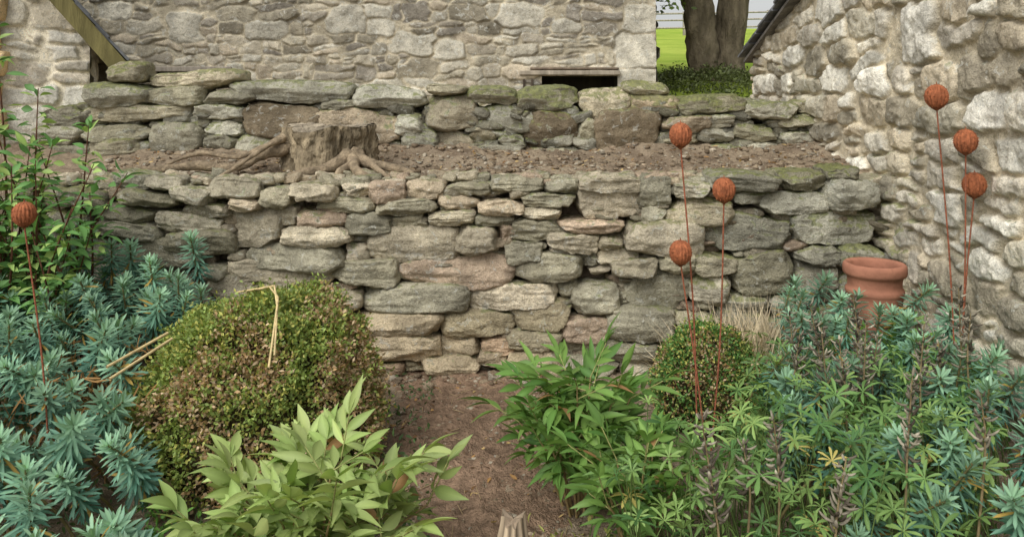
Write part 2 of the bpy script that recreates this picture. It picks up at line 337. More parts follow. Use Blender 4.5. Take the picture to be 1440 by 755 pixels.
rubble('side_wall',(BR,8,0),(0,1,0),(1,0,0),4.5,1.3,lambda u:4.6+ (u if u<2.25 else 4.5-u)*.8,.03,.3,.14,.03,bpal,S(150,138,118),12,barn,mlo=.005,mhi=.03)
m=MB()
for (a,b,c,d) in [(.30,1.05,1.3,1.757),(-3.52,-2.9,1.74,1.80)]:
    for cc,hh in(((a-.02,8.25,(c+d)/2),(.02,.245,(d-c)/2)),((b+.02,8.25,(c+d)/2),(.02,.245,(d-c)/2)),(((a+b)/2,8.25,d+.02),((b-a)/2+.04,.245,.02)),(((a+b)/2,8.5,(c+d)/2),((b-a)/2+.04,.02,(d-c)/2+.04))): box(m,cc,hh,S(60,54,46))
m.build('opening_dark_recess',M_wood,False,barn)  # recess faces coloured dark, painting in the shade inside the openings
m=MB(); box(m,(.57,7.99,1.792),(.5,.05,.022),S(165,154,136)); box(m,(-3.2,7.99,1.828),(.42,.045,.025),S(170,160,146)); box(m,(.62,7.985,1.835),(.44,.03,.012),S(122,108,92))
for p_ in (.12,.2): box(m,(p_,7.98,1.6),(.012,.02,.13),S(80,70,60))
ob=m.build('wooden_lintel',M_wood,False,barn)
bv=ob.modifiers.new('b','BEVEL');bv.width=.008;bv.segments=2
def slates(name,parent,O,A,Bv,wa,lb,col,seed,sw=.26,ex=.2,th=.009):
    r=np.random.default_rng(seed);A=np.array(A,float);A/=np.linalg.norm(A);Bv=np.array(Bv,float);Bv/=np.linalg.norm(Bv);N=np.cross(A,Bv)
    if N[2]<0:N=-N
    m=MB();b=0;k=0
    while b<lb:
        a=-(k%2)*sw/2
        while a<wa:
            w=min(sw,wa-a)
            if a+w>0.02:
                a0=max(a,-r.uniform(0,.02)); w0=a+w-a0
                c=np.array(O)+A*(a0+w0/2)+Bv*(b+ex*.75+r.uniform(-.01,.01))+N*(.022+r.uniform(0,.004))
                R=np.c_[A,Bv*math.cos(.045)-N*math.sin(.045),N]
                box(m,c,(w0/2-.003,ex*.8,th),np.array(col)*r.uniform(.7,1.3),R)
            a+=sw
        b+=ex;k+=1
    return m.build(name,M_slate,False,parent)
slcol=S(96,98,100)
slates('roof_slope_front',barn,(BL-.1,7.8,4.5),(1,0,0),(0,1,.8),BR-BL+.3,3.1,slcol,5,.4,.3)
slates('roof_slope_back',barn,(BL-.1,12.7,4.5),(1,0,0),(0,-1,.8),BR-BL+.3,3.1,slcol,6,.4,.3)
m=MB(); box(m,((BL+BR)/2,12.45,3),((BR-BL)/2-.02,.05,1.6),S(140,130,112)); box(m,(BL+.05,10.2,3),(.05,2.1,1.6),S(140,130,112)); m.build('rear_walls',M_rub,False,barn)
# right outbuilding
outb=empty('stone_outbuilding')
rpal=[S(158,152,137),S(174,167,154),S(146,138,122),S(182,176,163),S(134,128,114),S(166,155,136),S(194,190,179)]
RO=(2.11,7.0); Ru=np.array([.06,-4.6]);RL=np.linalg.norm(Ru);Ru=Ru/RL
rtop=lambda u: 1.90+u*.36
def rb(px,py,hw,hh):
    d=2.13/((px-720)/FP); return (7.0-d, EYE-(py-HY)/FP*d, hw, hh)
rubble('gable_wall',(RO[0],RO[1],0),(Ru[0],Ru[1],0),(-1,0,0),RL,.0,rtop,.0088,.28,.14,.045,rpal,S(172,162,142),21,outb,(),[rb(1291,52,.17,.16),rb(1120,75,.2,.07),rb(1385,150,.16,.08),rb(1230,120,.15,.08),rb(1330,300,.14,.085)],warp=.024,mlo=.004,mhi=.016,
   moss=lambda u,z: .08+.34*sst(.9,.2,np.abs(z-.75)*1.2)*sst(1.6,2.6,u)*sst(3.2,2.5,u),cvar=(.76,1.2),bcol=S(196,192,182))
rubble('end_wall',(2.11,7.0,0),(1,0,0),(0,1,0),4,.5,lambda u:1.9,.03,.3,.15,.04,rpal,S(160,150,130),22,outb,mlo=.005,mhi=.03)
sl=math.atan(.36)
m=MB(); box(m,(4.1,2.45,1.8),(1.98,.05,1.8),S(150,140,120)); m.build('front_wall',M_rub,False,outb)
slates('roof',outb,(2.0,7.12,1.885),(1,0,0),(0,-1,.36),4.2,5.2,S(108,110,114),8,.3,.22)
m=MB()
R=np.c_[[1,0,0],np.array([0,-math.cos(sl),math.sin(sl)]),np.cross([1,0,0],[0,-math.cos(sl),math.sin(sl)])]
box(m,np.array([4.12,7.08,1.868])+R[:,1]*2.55,(2.08,2.55,.012),S(120,116,110),R); m.build('roof_boarding',M_wood,False,outb)
# left cottage
cot=empty('stone_cottage')
C0=np.array([-3.10,5.9]); fu=np.array([-2.05,-1.02]);fu/=np.linalg.norm(fu); fn=np.array([fu[1],-fu[0]]); fn=fn if fn[1]<0 else -fn; back=-fn
cpal=[S(176,168,152),S(186,180,166),S(166,158,144),S(190,186,176),S(158,152,140)]
vk=1.25; CE=2.10
ctop=lambda u: CE+u*vk if u<1.6 else CE+(3.2-u)*vk
rubble('gable_wall',(*C0,0),(*fu,0),(*fn,0),3.2,.8,ctop,.012,.24,.14,.024,cpal,S(196,188,170),31,cot,warp=.02,mlo=.004,mhi=.016)
rubble('side_wall',(*C0,0),(*back,0),(*(-fu),0),3.4,.8,lambda u:CE,.03,.26,.15,.03,cpal,S(186,178,160),32,cot,mlo=.005,mhi=.03)
n3=lambda v,z:np.array([v[0],v[1],z])
slates('roof_right',cot,n3(C0-fu*.22+fn*.22,CE-.22*vk),n3(back,0),n3(fu,vk),3.8,2.9,slcol,9,.26,.2)
slates('roof_left',cot,n3(C0+fu*3.42+fn*.22,CE-.22*vk),n3(back,0),n3(-fu,vk),3.8,2.9,slcol,10,.26,.2)
m=MB(); bd=n3(fu,vk);bd/=np.linalg.norm(bd); nn=n3(fn,0); cr=np.cross(bd,nn)
R=np.c_[bd,nn,cr]; box(m,n3(C0-fu*.22+fn*.2,CE-.22*vk-.075)+bd*1.45,(1.45,.014,.058),S(128,120,78),R)
bd2=n3(-fu,vk);bd2/=np.linalg.norm(bd2);R2=np.c_[bd2,nn,np.cross(bd2,nn)]; box(m,n3(C0+fu*3.42+fn*.2,CE-.22*vk-.075)+bd2*1.45,(1.45,.014,.058),S(128,120,78),R2)
box(m,n3(C0-fu*.22,CE-.22*vk-.02)+nn*.09+bd*1.45,(1.45,.1,.008),S(96,90,58),R)
m.build('barge_board',M_wood,False,cot)
m=MB()
for k in range(9):
    stone(m,n3(C0+fu*(.66+.04*(k%2))+fn*.0,1.0+k*.2),(.15,.06,.096),0,S(196,172,134)*rng.uniform(.85,1.1),0,4,p=12,rough=.3)
m.build('sandstone_jamb',M_rub,True,cot)
# ---------- tree behind
tree=empty('ash_tree'); m=MB(); bc=S(118,108,88)
tube(m,[(2.55,10,1.5),(2.42,10,1.8),(2.36,10,2.2),(2.29,10,2.9),(2.2,10,4.2),(1.9,9.8,6),(1.5,9.5,8)],[.34,.22,.185,.175,.16,.12,.04],bc,28,sub=10,rough=.24,seed=4)
tube(m,[(2.6,10.05,1.5),(2.66,10.05,1.8),(2.70,10.05,2.1),(2.80,10.05,2.9),(2.95,10.1,4.2),(3.5,10.2,6),(4,10.4,8)],[.36,.25,.19,.18,.17,.12,.04],bc,28,sub=10,rough=.24,seed=6)
limbs=[]
for k in range(22):
    s=[(2.2,10,4.4),(1.9,9.8,6),(3.05,10.1,4.6),(3.5,10.2,6),(1.7,9.7,7),(3.8,10.3,7)][k%6]; a=rng.uniform(0,6.28); l=rng.uniform(1.2,2.6)
    e=(s[0]+math.cos(a)*l,s[1]+math.sin(a)*l,s[2]+rng.uniform(.6,1.8)); mid=[(s[i]+e[i])/2+(.2 if i==2 else 0) for i in range(3)]
    tube(m,[s,mid,e],[.07,.045,.015],bc,8,sub=4); limbs.append((mid,e))
tube(m,[(2.25,10,3.8),(1.9,9.9,3.5),(1.75,9.8,3.0),(1.7,9.75,2.75)],[.04,.025,.015,.006],bc,6,sub=4)
m.build('trunk',M_bark,True,tree)
# ---------- leaves machinery
def tmpl(ys,ws,fold=.15):
    V=[];n=len(ys)
    for y,w in zip(ys,ws): V+=[(-w/2,y,fold*w),(0,y,0),(w/2,y,fold*w)]
    return np.array(V,float),gridF(n,3)
T_dia=(np.array([(0,0,0),(.5,.5,.12),(0,1,0),(-.5,.5,.12)],float),np.array([[0,1,2,3]]))
T_lin=tmpl([0,.3,.75,1],[.35,.85,1,.08],.2)
T_lan=tmpl([0,.2,.45,.75,1],[.12,.75,1,.55,.02],.2)
T_obl=tmpl([0,.35,.7,.92,1],[.1,.6,1,.7,.05],.3)
yy=np.linspace(0,1,8); T_lanS=tmpl(yy,[.1,.5,.85,1,.95,.72,.38,.02],.22)
def unit(v): return v/(np.linalg.norm(v,axis=-1,keepdims=True)+1e-9)
def leaves(mb,T,P,D,N,L,W,curl,C,mid=1.12):
    P=np.atleast_2d(P);n=len(P);t,f=T;m=len(t)
    D=unit(np.broadcast_to(D,(n,3)));N=np.broadcast_to(N,(n,3));Sd=unit(np.cross(D,N)+1e-6);N=np.cross(Sd,D)
    L=np.broadcast_to(L,(n,))[:,None,None];W=np.broadcast_to(W,(n,))[:,None,None];cu=np.broadcast_to(curl,(n,))[:,None,None]
    x,y,z=t[None,:,0:1],t[None,:,1:2],t[None,:,2:3]
    V=P[:,None]+D[:,None]*y*L+Sd[:,None]*x*W+N[:,None]*(z*W-cu*L*y*y)
    F=(f[None]+(np.arange(n)*m)[:,None,None]).reshape(-1,4)
    C=np.broadcast_to(C,(n,3)); sh=np.where(np.abs(t[:,0])<1e-6,mid,1.0)[None,:,None]
    mb.add(V.reshape(-1,3),F,(C[:,None]*sh).reshape(-1,3))
def rdir(n,up=0): 
    v=rng.normal(size=(n,3)); v[:,2]+=up; return unit(v)
m=MB()
for mid,e in limbs:
    n=600; c=np.array(e)*.7+np.array(mid)*.3; P=c+rng.normal(size=(n,3))*np.array([.7,.7,.45]); P=P[P[:,2]>4.3]; n=len(P)
    leaves(m,T_dia,P,rdir(n),rdir(n,1),rng.uniform(.08,.14,n),rng.uniform(.04,.07,n),.1,np.array([.06,.10,.02])*rng.uniform(.6,1.6,(n,1)))
n=300;t=rng.random(n)[:,None];P=np.array([1.83,9.75,2.64])*(1-t)+np.array([1.95,9.9,3.5])*t+rng.normal(size=(n,3))*np.array([.13,.2,.06])
leaves(m,T_dia,P,rdir(n),rdir(n,1),.08,.045,.1,np.array([.14,.20,.045])*rng.uniform(.6,1.6,(n,1)))
m.build('crown',M_leaf,True,tree)
m=MB();n=10000; x=rng.uniform(1.5,3.9,n);y=rng.uniform(8.8,10.4,n); hz=G(x,y,False)+np.abs(rng.normal(0,.05,n))+.10*np.exp(-((x-2.55)/.5)**2)-.1*sst(9.2,8.8,y)+.06*fbm(np.c_[x,y,0*x]*3,70,2)
leaves(m,T_dia,np.c_[x,y,hz],rdir(n,.3),rdir(n,2),rng.uniform(.025,.06,n),rng.uniform(.015,.035,n),.1,np.array([.10,.12,.045])*rng.uniform(.4,1.9,(n,1)))
m.build('ivy_bank',M_leaf)
m=MB()
for k in range(14):
    x=-2+k*2.2;y=42; z=float(G([x],[y],False)[0]); box(m,(x,y,z+.6),(.07,.05,.65),S(160,152,140))
for zz in(.4,.8,1.15):
    for k in range(13):
        x=-2+k*2.2; za=float(G([x],[42.],False)[0]);zb=float(G([x+2.2],[42.],False)[0]); tube(m,[(x,41.94,za+zz),(x+2.2,41.94,zb+zz)],.045,S(170,162,150),4)
m.build('field_fence',M_wood,False)
# ---------- stump and roots
st=empty('tree_stump'); m=MB(); th=np.linspace(0,2*math.pi,120,endpoint=False)
zs=np.linspace(1.0,1.38,34); TT,ZZ=np.meshgrid(th,zs); sc=np.array([-1.17,5.13])
rad=.27+.10*np.exp(-(ZZ-1.02)/.08)*(.6+.5*np.cos(TT*5+1))+.02*np.cos(TT*4+.6)+.012*np.cos(TT*9)
P=np.c_[np.cos(TT).ravel()*3,np.sin(TT).ravel()*3,ZZ.ravel()*5]; rad=rad+fbm(P*2.2,40,5,.65).reshape(rad.shape)*.03
zt=ZZ+(.015*np.cos(TT*2+1)+.012*np.cos(TT*5))*sst(1.2,1.38,ZZ)
V=np.c_[(sc[0]+rad*np.cos(TT)).ravel(),(sc[1]+rad*.85*np.sin(TT)).ravel(),zt.ravel()]
tone=(1+.4*fbm(P*2,41,5,.6))[:,None]
m.add(V,gridF(34,120,True),S(146,132,108)*tone)
rr=np.linspace(1,0.02,14); RR,T2=np.meshgrid(rr,th,indexing='ij'); rt=rad[-1][None]*RR; zt2=zt[-1][None]*RR**.7+(1-RR**.7)*1.38
V=np.c_[(sc[0]+rt*np.cos(T2)).ravel(),(sc[1]+rt*.85*np.sin(T2)).ravel(),(zt2+fbm(np.c_[rt.ravel()*20,T2.ravel()*3,0*rt.ravel()],44,3).reshape(rt.shape)*.012).ravel()]
m.add(V,gridF(14,120,True),S(160,148,128)); m.build('stump',M_bark,True,st)
m=MB(); rc=S(168,150,124)
RT=[([(-1.38,5.05,1.26),(-1.52,4.95,1.22),(-1.68,4.86,1.14),(-1.88,4.82,1.16),(-2.1,4.8,1.14),(-2.32,4.76,1.13),(-2.4,4.7,1.05)],[.05,.03,.028,.027,.024,.018,.012]),
([(-1.4,5.15,1.28),(-1.55,5.1,1.25),(-1.75,5.1,1.19),(-2.0,5.15,1.21),(-2.2,5.1,1.14)],[.035,.022,.018,.014,.01]),
([(-1.42,5.0,1.32),(-1.5,4.9,1.27),(-1.62,4.78,1.17),(-1.75,4.7,1.08)],[.03,.016,.013,.01]),
([(-1.0,4.95,1.2),(-1.12,4.82,1.14),(-1.3,4.72,1.1),(-1.42,4.66,1.04)],[.06,.032,.028,.02]),
([(-.98,4.98,1.2),(-.86,4.88,1.17),(-.74,4.84,1.15),(-.62,4.82,1.12),(-.55,4.78,1.07)],[.06,.03,.026,.022,.012]),
([(-.98,4.93,1.19),(-.93,4.78,1.14),(-.85,4.72,1.1),(-.8,4.66,1.05)],[.05,.027,.022,.02]),
([(-.95,4.93,1.18),(-1.03,4.76,1.12),(-1.04,4.66,1.06)],[.04,.022,.018]),
([(-.85,4.87,1.17),(-.78,4.76,1.13),(-.7,4.7,1.08)],[.022,.018,.012])]
for p,r in RT: tube(m,p,np.array(r),rc*rng.uniform(.75,1.1),14,sub=10,rough=.32,seed=3)
m.build('roots',M_root,True,st)
# ---------- gravel, litter
m=MB()
def pebbles(n,fx,rmin,rmax,cols):
    q,f=CS[1]; q=q/np.linalg.norm(q,axis=1)[:,None]
    x,y=fx(n); z=G(x,y); r=rmin+(rmax-rmin)*rng.random(n)**4
    s=r[:,None]*rng.uniform(.6,1.3,(n,3))*np.array([1.2,1.2,.7]); jit=1+rng.uniform(-.22,.22,(n,len(q),1))
    V=(q[None]*s[:,None]*jit)+np.c_[x,y,z+r*.3][:,None]
    C=np.array(cols)[rng.integers(0,len(cols),n)]*rng.uniform(.6,1.2,(n,1))
    m.add(V.reshape(-1,3),(f[None]+(np.arange(n)*len(q))[:,None,None]).reshape(-1,4),np.repeat(C,len(q),0))
gc=[S(142,127,108),S(126,111,94),S(160,150,134),S(114,99,82)]
pebbles(3600,lambda n:(rng.uniform(-.9,.5,n),rng.uniform(1.9,4.5,n)),.003,.012,gc)
pebbles(2800,lambda n:(rng.uniform(-2.7,2.1,n),rng.uniform(4.75,5.6,n)),.004,.024,gc)
pebbles(120,lambda n:(rng.uniform(-.9,.5,n),4.5-np.abs(rng.normal(0,.1,n))),.01,.035,gc)
m.build('gravel',M_dry)
m=MB(); 
for n,(a,b,c,d) in((340,(-.8,.45,2,4.5)),(560,(-2.6,2.1,4.75,5.6)),(70,(-1.2,2.1,4.5,4.7))):
    x=rng.uniform(a,b,n);y=rng.uniform(c,d,n);z=G(x,y)+.008+(.05 if n==70 else 0)
    cc=np.array([S(160,124,80),S(120,90,62),S(186,160,110),S(90,70,52)])[rng.integers(0,4,n)]
    dd=rdir(n);dd[:,2]*=.25
    leaves(m,T_lan,np.c_[x,y,z],dd,rdir(n,3),rng.uniform(.015,.045,n),rng.uniform(.006,.018,n),rng.uniform(-.4,.4,n),cc)
for k in range(190):
    x=rng.uniform(-.7,.4) if k%2 else rng.uniform(-2.6,2); y=rng.uniform(2.2,4.4) if k%2 else rng.uniform(4.8,5.5); a=rng.uniform(0,3.14);l=rng.uniform(.02,.09); z=float(G([x],[y])[0])+.008
    tube(m,[(x,y,z),(x+math.cos(a)*l,y+math.sin(a)*l,z+.006)],.0016,S(170,148,115),4)
m.build('leaf_litter',M_dryleaf)
# ---------- plants
def gz(x,y): return float(G([x],[y],False)[0])
def euph(mb,st,x,y,z,tilt,lean,scale=1.,dk=1.):
    b=np.array([x-tilt*math.cos(lean)*.4,y-tilt*math.sin(lean)*.4,gz(x,y)]); tip=np.array([x,y,z]); 
    ax=unit(np.array([math.cos(lean)*tilt,math.sin(lean)*tilt,1.])); mid=(b+tip)/2+np.array([tilt*math.cos(lean),tilt*math.sin(lean),0])*-.08
    tube(st,[b,mid,tip],[.006,.005,.004],S(120,110,70),5,sub=4)
    n=int(rng.integers(72,92)); t=np.arange(n)/n; Ls=.24*scale
    g=np.arange(n)*2.39996+rng.uniform(0,6)
    e1=unit(np.cross(ax,[.3,1,.1]));e2=np.cross(ax,e1); rd=np.cos(g)[:,None]*e1+np.sin(g)[:,None]*e2
    ang=np.radians(118-86*t**1.5+rng.normal(0,8,n))
    D=np.cos(ang)[:,None]*ax+np.sin(ang)[:,None]*rd
    P=tip-ax*((1-t)**1.1*Ls)[:,None]+rng.normal(0,.002,(n,3))
    N=np.sin(ang)[:,None]*ax-np.cos(ang)[:,None]*rd
    L=(.092-.045*t**3)*scale*rng.uniform(.8,1.15,n)*(1-.3*(1-t)**3)
    tt=(t**1.6)[:,None]
    base=S(72,116,100)*(1-tt)+S(134,166,134)*tt
    base=base*rng.uniform(.7,1.2)*dk*rng.uniform(.8,1.2,(n,1))
    y_=(rng.random(n)<.12*(1-t)**1.5)[:,None]; base=np.where(y_,S(160,134,70),base)
    leaves(mb,T_lin,P,D,N,L,.0115*scale,rng.uniform(.0,.3,n)*(1-t*.7),base,1.3)
def euphgroup(name,pts):
    o=empty(name);a=MB();b=MB()
    for p in pts: euph(a,b,*p)
    a.build('leaves',M_leafg,True,o); b.build('stems',M_cane,True,o)
BX,BY,BZ=-1.08,3.5,.2
ptsL=[];tries=0
while len(ptsL)<130 and tries<9000:
    tries+=1
    d=2.3+2.05*rng.random()**.8; k=rng.uniform(-.78,-.385) if d>3 else rng.uniform(-.78,-.47); x=k*d
    if (x-BX)**2+(d-BY)**2<(.60)**2: continue
    if any((x-p[0])**2+(d-p[1])**2<.112**2 for p in ptsL): continue
    z=.32+(d-2.4)*.24+rng.uniform(-.13,.09)
    ptsL.append((x,d,z,rng.uniform(.1,1.1),rng.uniform(-2.8,-.3),rng.uniform(.85,1.15)))
euphgroup('euphorbia_plant',ptsL)
ptsR=[];tries=0
while len(ptsR)<120 and tries<9000:
    tries+=1
    d=2.35+1.8*rng.random()**.8; k=rng.uniform(.34,.78) if d>2.9 else rng.uniform(.42,.78); x=k*d
    if x>2.02: continue
    if abs(x-1.85)<.2 and abs(d-4.1)<.22: continue
    if k<.5 and rng.random()<.6: continue
    if any((x-p[0])**2+(d-p[1])**2<.12**2 for p in ptsR): continue
    z=.44+(d-2.4)*.14+rng.uniform(-.12,.09)-.07*(k<.52)
    ptsR.append((x,d,z,rng.uniform(.1,.9),rng.uniform(-2.9,-.2),rng.uniform(.75,1.05)))
euphgroup('euphorbia_plant',ptsR)
def boxshrub(name,c,r,n,green,brown,bf,leaf=.017,pb=.75):
    c=np.array(c);o=empty(name);a=MB()
    v=rdir(n);v[:,2]=np.where(v[:,2]<-.35,-v[:,2],v[:,2])
    lf=lambda v:1+.10*fbm(v*3.2+c,51,3)+.07*fbm(v*8,52,3)
    rad=lf(v)*(1-np.abs(rng.normal(0,.06,n)))+ (rng.random(n)<.08)*rng.uniform(0,.09,n)
    P=c+v*rad[:,None]*np.array(r)
    bm_=sst(-.15,.3,fbm(v*2.6+7,55,3)+bf*(v[:,0]*.9-v[:,2]*.6+rng.normal(0,.25,n)))
    col=green*rng.uniform(.45,1.5,(n,1)); yel=S(176,174,94)*rng.uniform(.7,1.2,(n,1)); bc=np.where(rng.random((n,1))<.5,brown,S(198,174,140))*rng.uniform(.5,1.25,(n,1))
    col=np.where((rng.random(n)<.27)[:,None],yel,col); col=np.where((rng.random(n)<bm_*pb)[:,None],bc,col)
    dd=unit(v+rng.normal(0,.8,(n,3)))
    leaves(a,T_dia,P,dd,rdir(n)+v,rng.uniform(.7,1.35,n)*leaf,rng.uniform(.5,.8,n)*leaf,.1,col)
    b=MB()
    for k in range(int(n/200)):
        e=rdir(1,.6)[0];e[2]=abs(e[2]); s0=c+e*np.array(r)*lf(e[None])[0]*.95; dr=unit(e+rng.normal(0,.35,3)); L=rng.uniform(.03,.09); tube(b,[s0,s0+dr*L],[.0015,.0008],S(110,110,60),3)
        q=rng.integers(5,9); tq=np.linspace(.2,1,q); rr_=rdir(q); leaves(a,T_dia,s0+dr*L*tq[:,None],unit(dr+rr_*1.2),rdir(q),leaf,leaf*.6,.1,S(140,158,84)*rng.uniform(.7,1.2))
    a.build('leaves',M_leaf,True,o)
    for k in range(120):
        e=rdir(1)[0];e[2]=abs(e[2])*rng.choice([1,1,-.3]); tube(b,[c-np.array([0,0,r[2]*.6]),c+e*np.array(r)*.5,c+e*np.array(r)*rng.uniform(.9,1.0)],[.008,.004,.0015],S(125,105,78),4)
    q,f=CS[4];q=unit(q);b.add(c+q*np.array(r)*.84*(1+.1*fbm(q*3,5,3))[:,None],f,S(66,58,38)); b.build('twigs_dark_core',M_bark,True,o)  # solid core coloured dark, standing in for shade behind the leaves
boxshrub('box_shrub',(BX,BY,BZ),(.53,.52,.53),50000,S(128,146,76),S(168,138,98),.45,.0185)
boxshrub('box_shrub',(.93,3.85,.17),(.26,.25,.31),15000,S(86,124,62),S(140,112,72),-.1,.0155,.5)
def peony(name,x,y,spread,h,ns,col1,col2,L0=.12,W0=.038,e0=.0,e1=.6):
    o=empty(name);a=MB();s=MB();z0=gz(x,y)
    for k in range(ns):
        az=k*2.39996+rng.uniform(-.3,.3); rr=spread*math.sqrt((k+.5)/ns)*rng.uniform(.85,1.1); top=np.array([x+rr*math.cos(az),y+rr*.8*math.sin(az),z0+h*(1-.3*(rr/spread)**2)*rng.uniform(.75,1.08)])
        b=np.array([x+rr*.25*math.cos(az),y+rr*.25*math.sin(az),z0]); tube(s,[b,(b+top)/2+np.array([0,0,.05]),top],[.006,.005,.003],S(150,130,88),5,sub=4)
        for j in range(rng.integers(4,6)):
            t=1-.16*j; p=b*(1-t)+top*t+np.array([0,0,.05*t*(1-t)*4]); a2=az+j*2.2+rng.uniform(-.5,.5) if j else az
            el=rng.uniform(e0,e1) if j else rng.uniform(.5,1.25)
            rd=np.array([math.cos(a2)*math.cos(el),math.sin(a2)*math.cos(el),math.sin(el)]); rl=rng.uniform(.09,.15)
            e=p+rd*rl; tube(s,[p,e],[.0028,.002],S(150,150,92),4)
            sd=unit(np.cross(rd,[0,0,1.])); up=np.cross(sd,rd)
            pos=[];dr=[]
            for (q,an) in ((1,0),(1,.55),(1,-.55),(.62,.8),(.62,-.8),(.35,-1.05),(.35,1.2)):
                an+=rng.uniform(-.25,.25); dr.append(rd*math.cos(an)+sd*math.sin(an)+up*rng.uniform(-.35,.3)); pos.append(p+rd*rl*q)
            n=len(pos); f=rng.uniform(0,1,(n,1))*.5+rng.uniform(0,.5); cc=(col1*(1-f)+col2*f)*rng.uniform(.7,1.15)*rng.uniform(.82,1.12,(n,1))
            cc=np.where(rng.random((n,1))<.01,S(150,115,78),cc)
            leaves(a,T_lanS,np.array(pos),np.array(dr),up+rng.normal(0,.38,(n,3)),rng.uniform(.65,1.15,n)*L0,rng.uniform(.7,1.15,n)*W0,rng.uniform(.0,.6,n),cc,1.3)
    a.build('leaves',M_leaf,True,o); s.build('stems',M_cane,True,o)
peony('peony_plant',-.62,2.50,.36,.44,23,S(122,148,78),S(178,190,122),.115,.037,.2,.95)
peony('peony_plant',.26,3.1,.27,.50,21,S(80,122,56),S(128,158,80),.12,.031,.1,.8)
peony('peony_plant',.42,2.72,.2,.38,9,S(84,122,58),S(126,156,80),.10,.027,.1,.8)
def lupin(name,pts):
    o=empty(name);a=MB();s=MB()
    for (x,y,z) in pts:
        z0=gz(x,y); c=np.array([x,y,z]); lean=rng.uniform(0,6.28); tl=rng.uniform(.05,.9)
        nrm=unit(np.array([math.cos(lean)*tl,math.sin(lean)*tl-.15,1.])); b=np.array([x-math.cos(lean)*.1,y-math.sin(lean)*.1,z0])
        tube(s,[b,(b+c)/2+np.array([0,0,.04]),c],[.0025,.002,.0015],S(92,112,58),4,sub=3)
        n=rng.integers(7,10); g=np.arange(n)/n*6.28+rng.uniform(0,6); e1=unit(np.cross(nrm,[.2,1,0]));e2=np.cross(nrm,e1)
        cup=rng.uniform(.05,.8); D=np.cos(g)[:,None]*e1+np.sin(g)[:,None]*e2+nrm*cup+rng.normal(0,.15,(n,3))
        L=rng.uniform(.04,.072)*rng.uniform(.82,1.12,n); f=rng.uniform(0,1)**1.5; cc=(S(80,118,66)*(1-f)+S(148,176,100)*f)*rng.uniform(.7,1.12)*rng.uniform(.9,1.1,(n,1))
        if rng.random()<.03: cc=S(186,172,100)*np.ones((n,1))
        leaves(a,T_obl,np.tile(c,(n,1)),D,nrm,L,L*.22,rng.uniform(.1,.6),cc,1.15)
    a.build('leaves',M_leaf,True,o); s.build('stems',M_cane,True,o); return o
def scatter(n,k0,k1,d0,d1,zf):
    out=[]
    for i in range(n):
        d=d0+(d1-d0)*rng.random()**.85;k=rng.uniform(k0,k1)
        if d>2.9 and k<.28: k=rng.uniform(.28,k1)
        out.append((k*d,d,zf(d)+rng.uniform(-.28,.07)))
    return out
lupin('lupin_plant',scatter(470,.13,.60,2.3,3.5,lambda d:.45-.02*(d-2.3)))
lupin('lupin_plant',scatter(140,.3,.6,3.3,4.0,lambda d:.46))
m=MB();s=MB()
def spike(px,pyt,pyb,d,lean=0):
    t=on_plane(px,pyt,d);b=on_plane(px+lean,pyb,d); foot=b.copy();foot[2]=gz(b[0],b[1]);foot[0]+=rng.uniform(-.05,.05)
    tube(s,[foot,b,t],[.005,.004,.002],S(140,124,90),5,sub=5)
    L=np.linalg.norm(t-b); n=int(L/.0056); q,f=CS[1];q=unit(q); ax=unit(t-b)
    e1=unit(np.cross(ax,[.1,1,0]));e2=np.cross(ax,e1); cols=[S(138,130,112),S(110,102,86),S(160,152,132),S(80,72,60)]
    for i in range(n):
        if rng.random()<.12: continue
        u=(i+.5)/n; g=i*2.4+rng.uniform(-.4,.4); rd=math.cos(g)*e1+math.sin(g)*e2; el=rng.uniform(.0,1.2); D=unit(rd*math.cos(el)+ax*math.sin(el)); 
        l=rng.uniform(.016,.032)*(1-.4*u); w=.0066*(1-.3*u); A=unit(np.cross(D,ax));B=np.cross(D,A); c=b+(t-b)*u+D*(l+.005)
        V=c+q[:,0:1]*l*D+q[:,1:2]*w*A+q[:,2:3]*w*.7*B+q[:,0:1]**2*.35*l*ax
        m.add(V,f,cols[rng.integers(4)]*rng.uniform(.7,1.25))
for a in [(985,578,745,2.3,25),(1045,625,700,2.45,10),(1140,430,520,3.3,15),(1155,460,560,3.1,8),(1200,418,500,3.4,10),(1218,450,560,3.1,-5),(1190,645,755,2.25,-15),(1283,530,660,2.5,-8),(1300,455,560,3.05,-6),(1348,405,505,3.2,5),(1110,440,520,3.5,8),(1180,480,570,3.0,10),(1088,590,690,2.4,8),(1380,560,640,2.5,5),(1235,470,540,3.3,-8),(1320,480,560,3.1,4),(1125,470,540,3.3,-8),(1205,480,560,3.2,4),(1365,440,520,3.1,-4)]: spike(*a)
o=empty('lupin_seed_spikes'); m.build('pods',M_cane,True,o); s.build('stalks',M_cane,True,o)
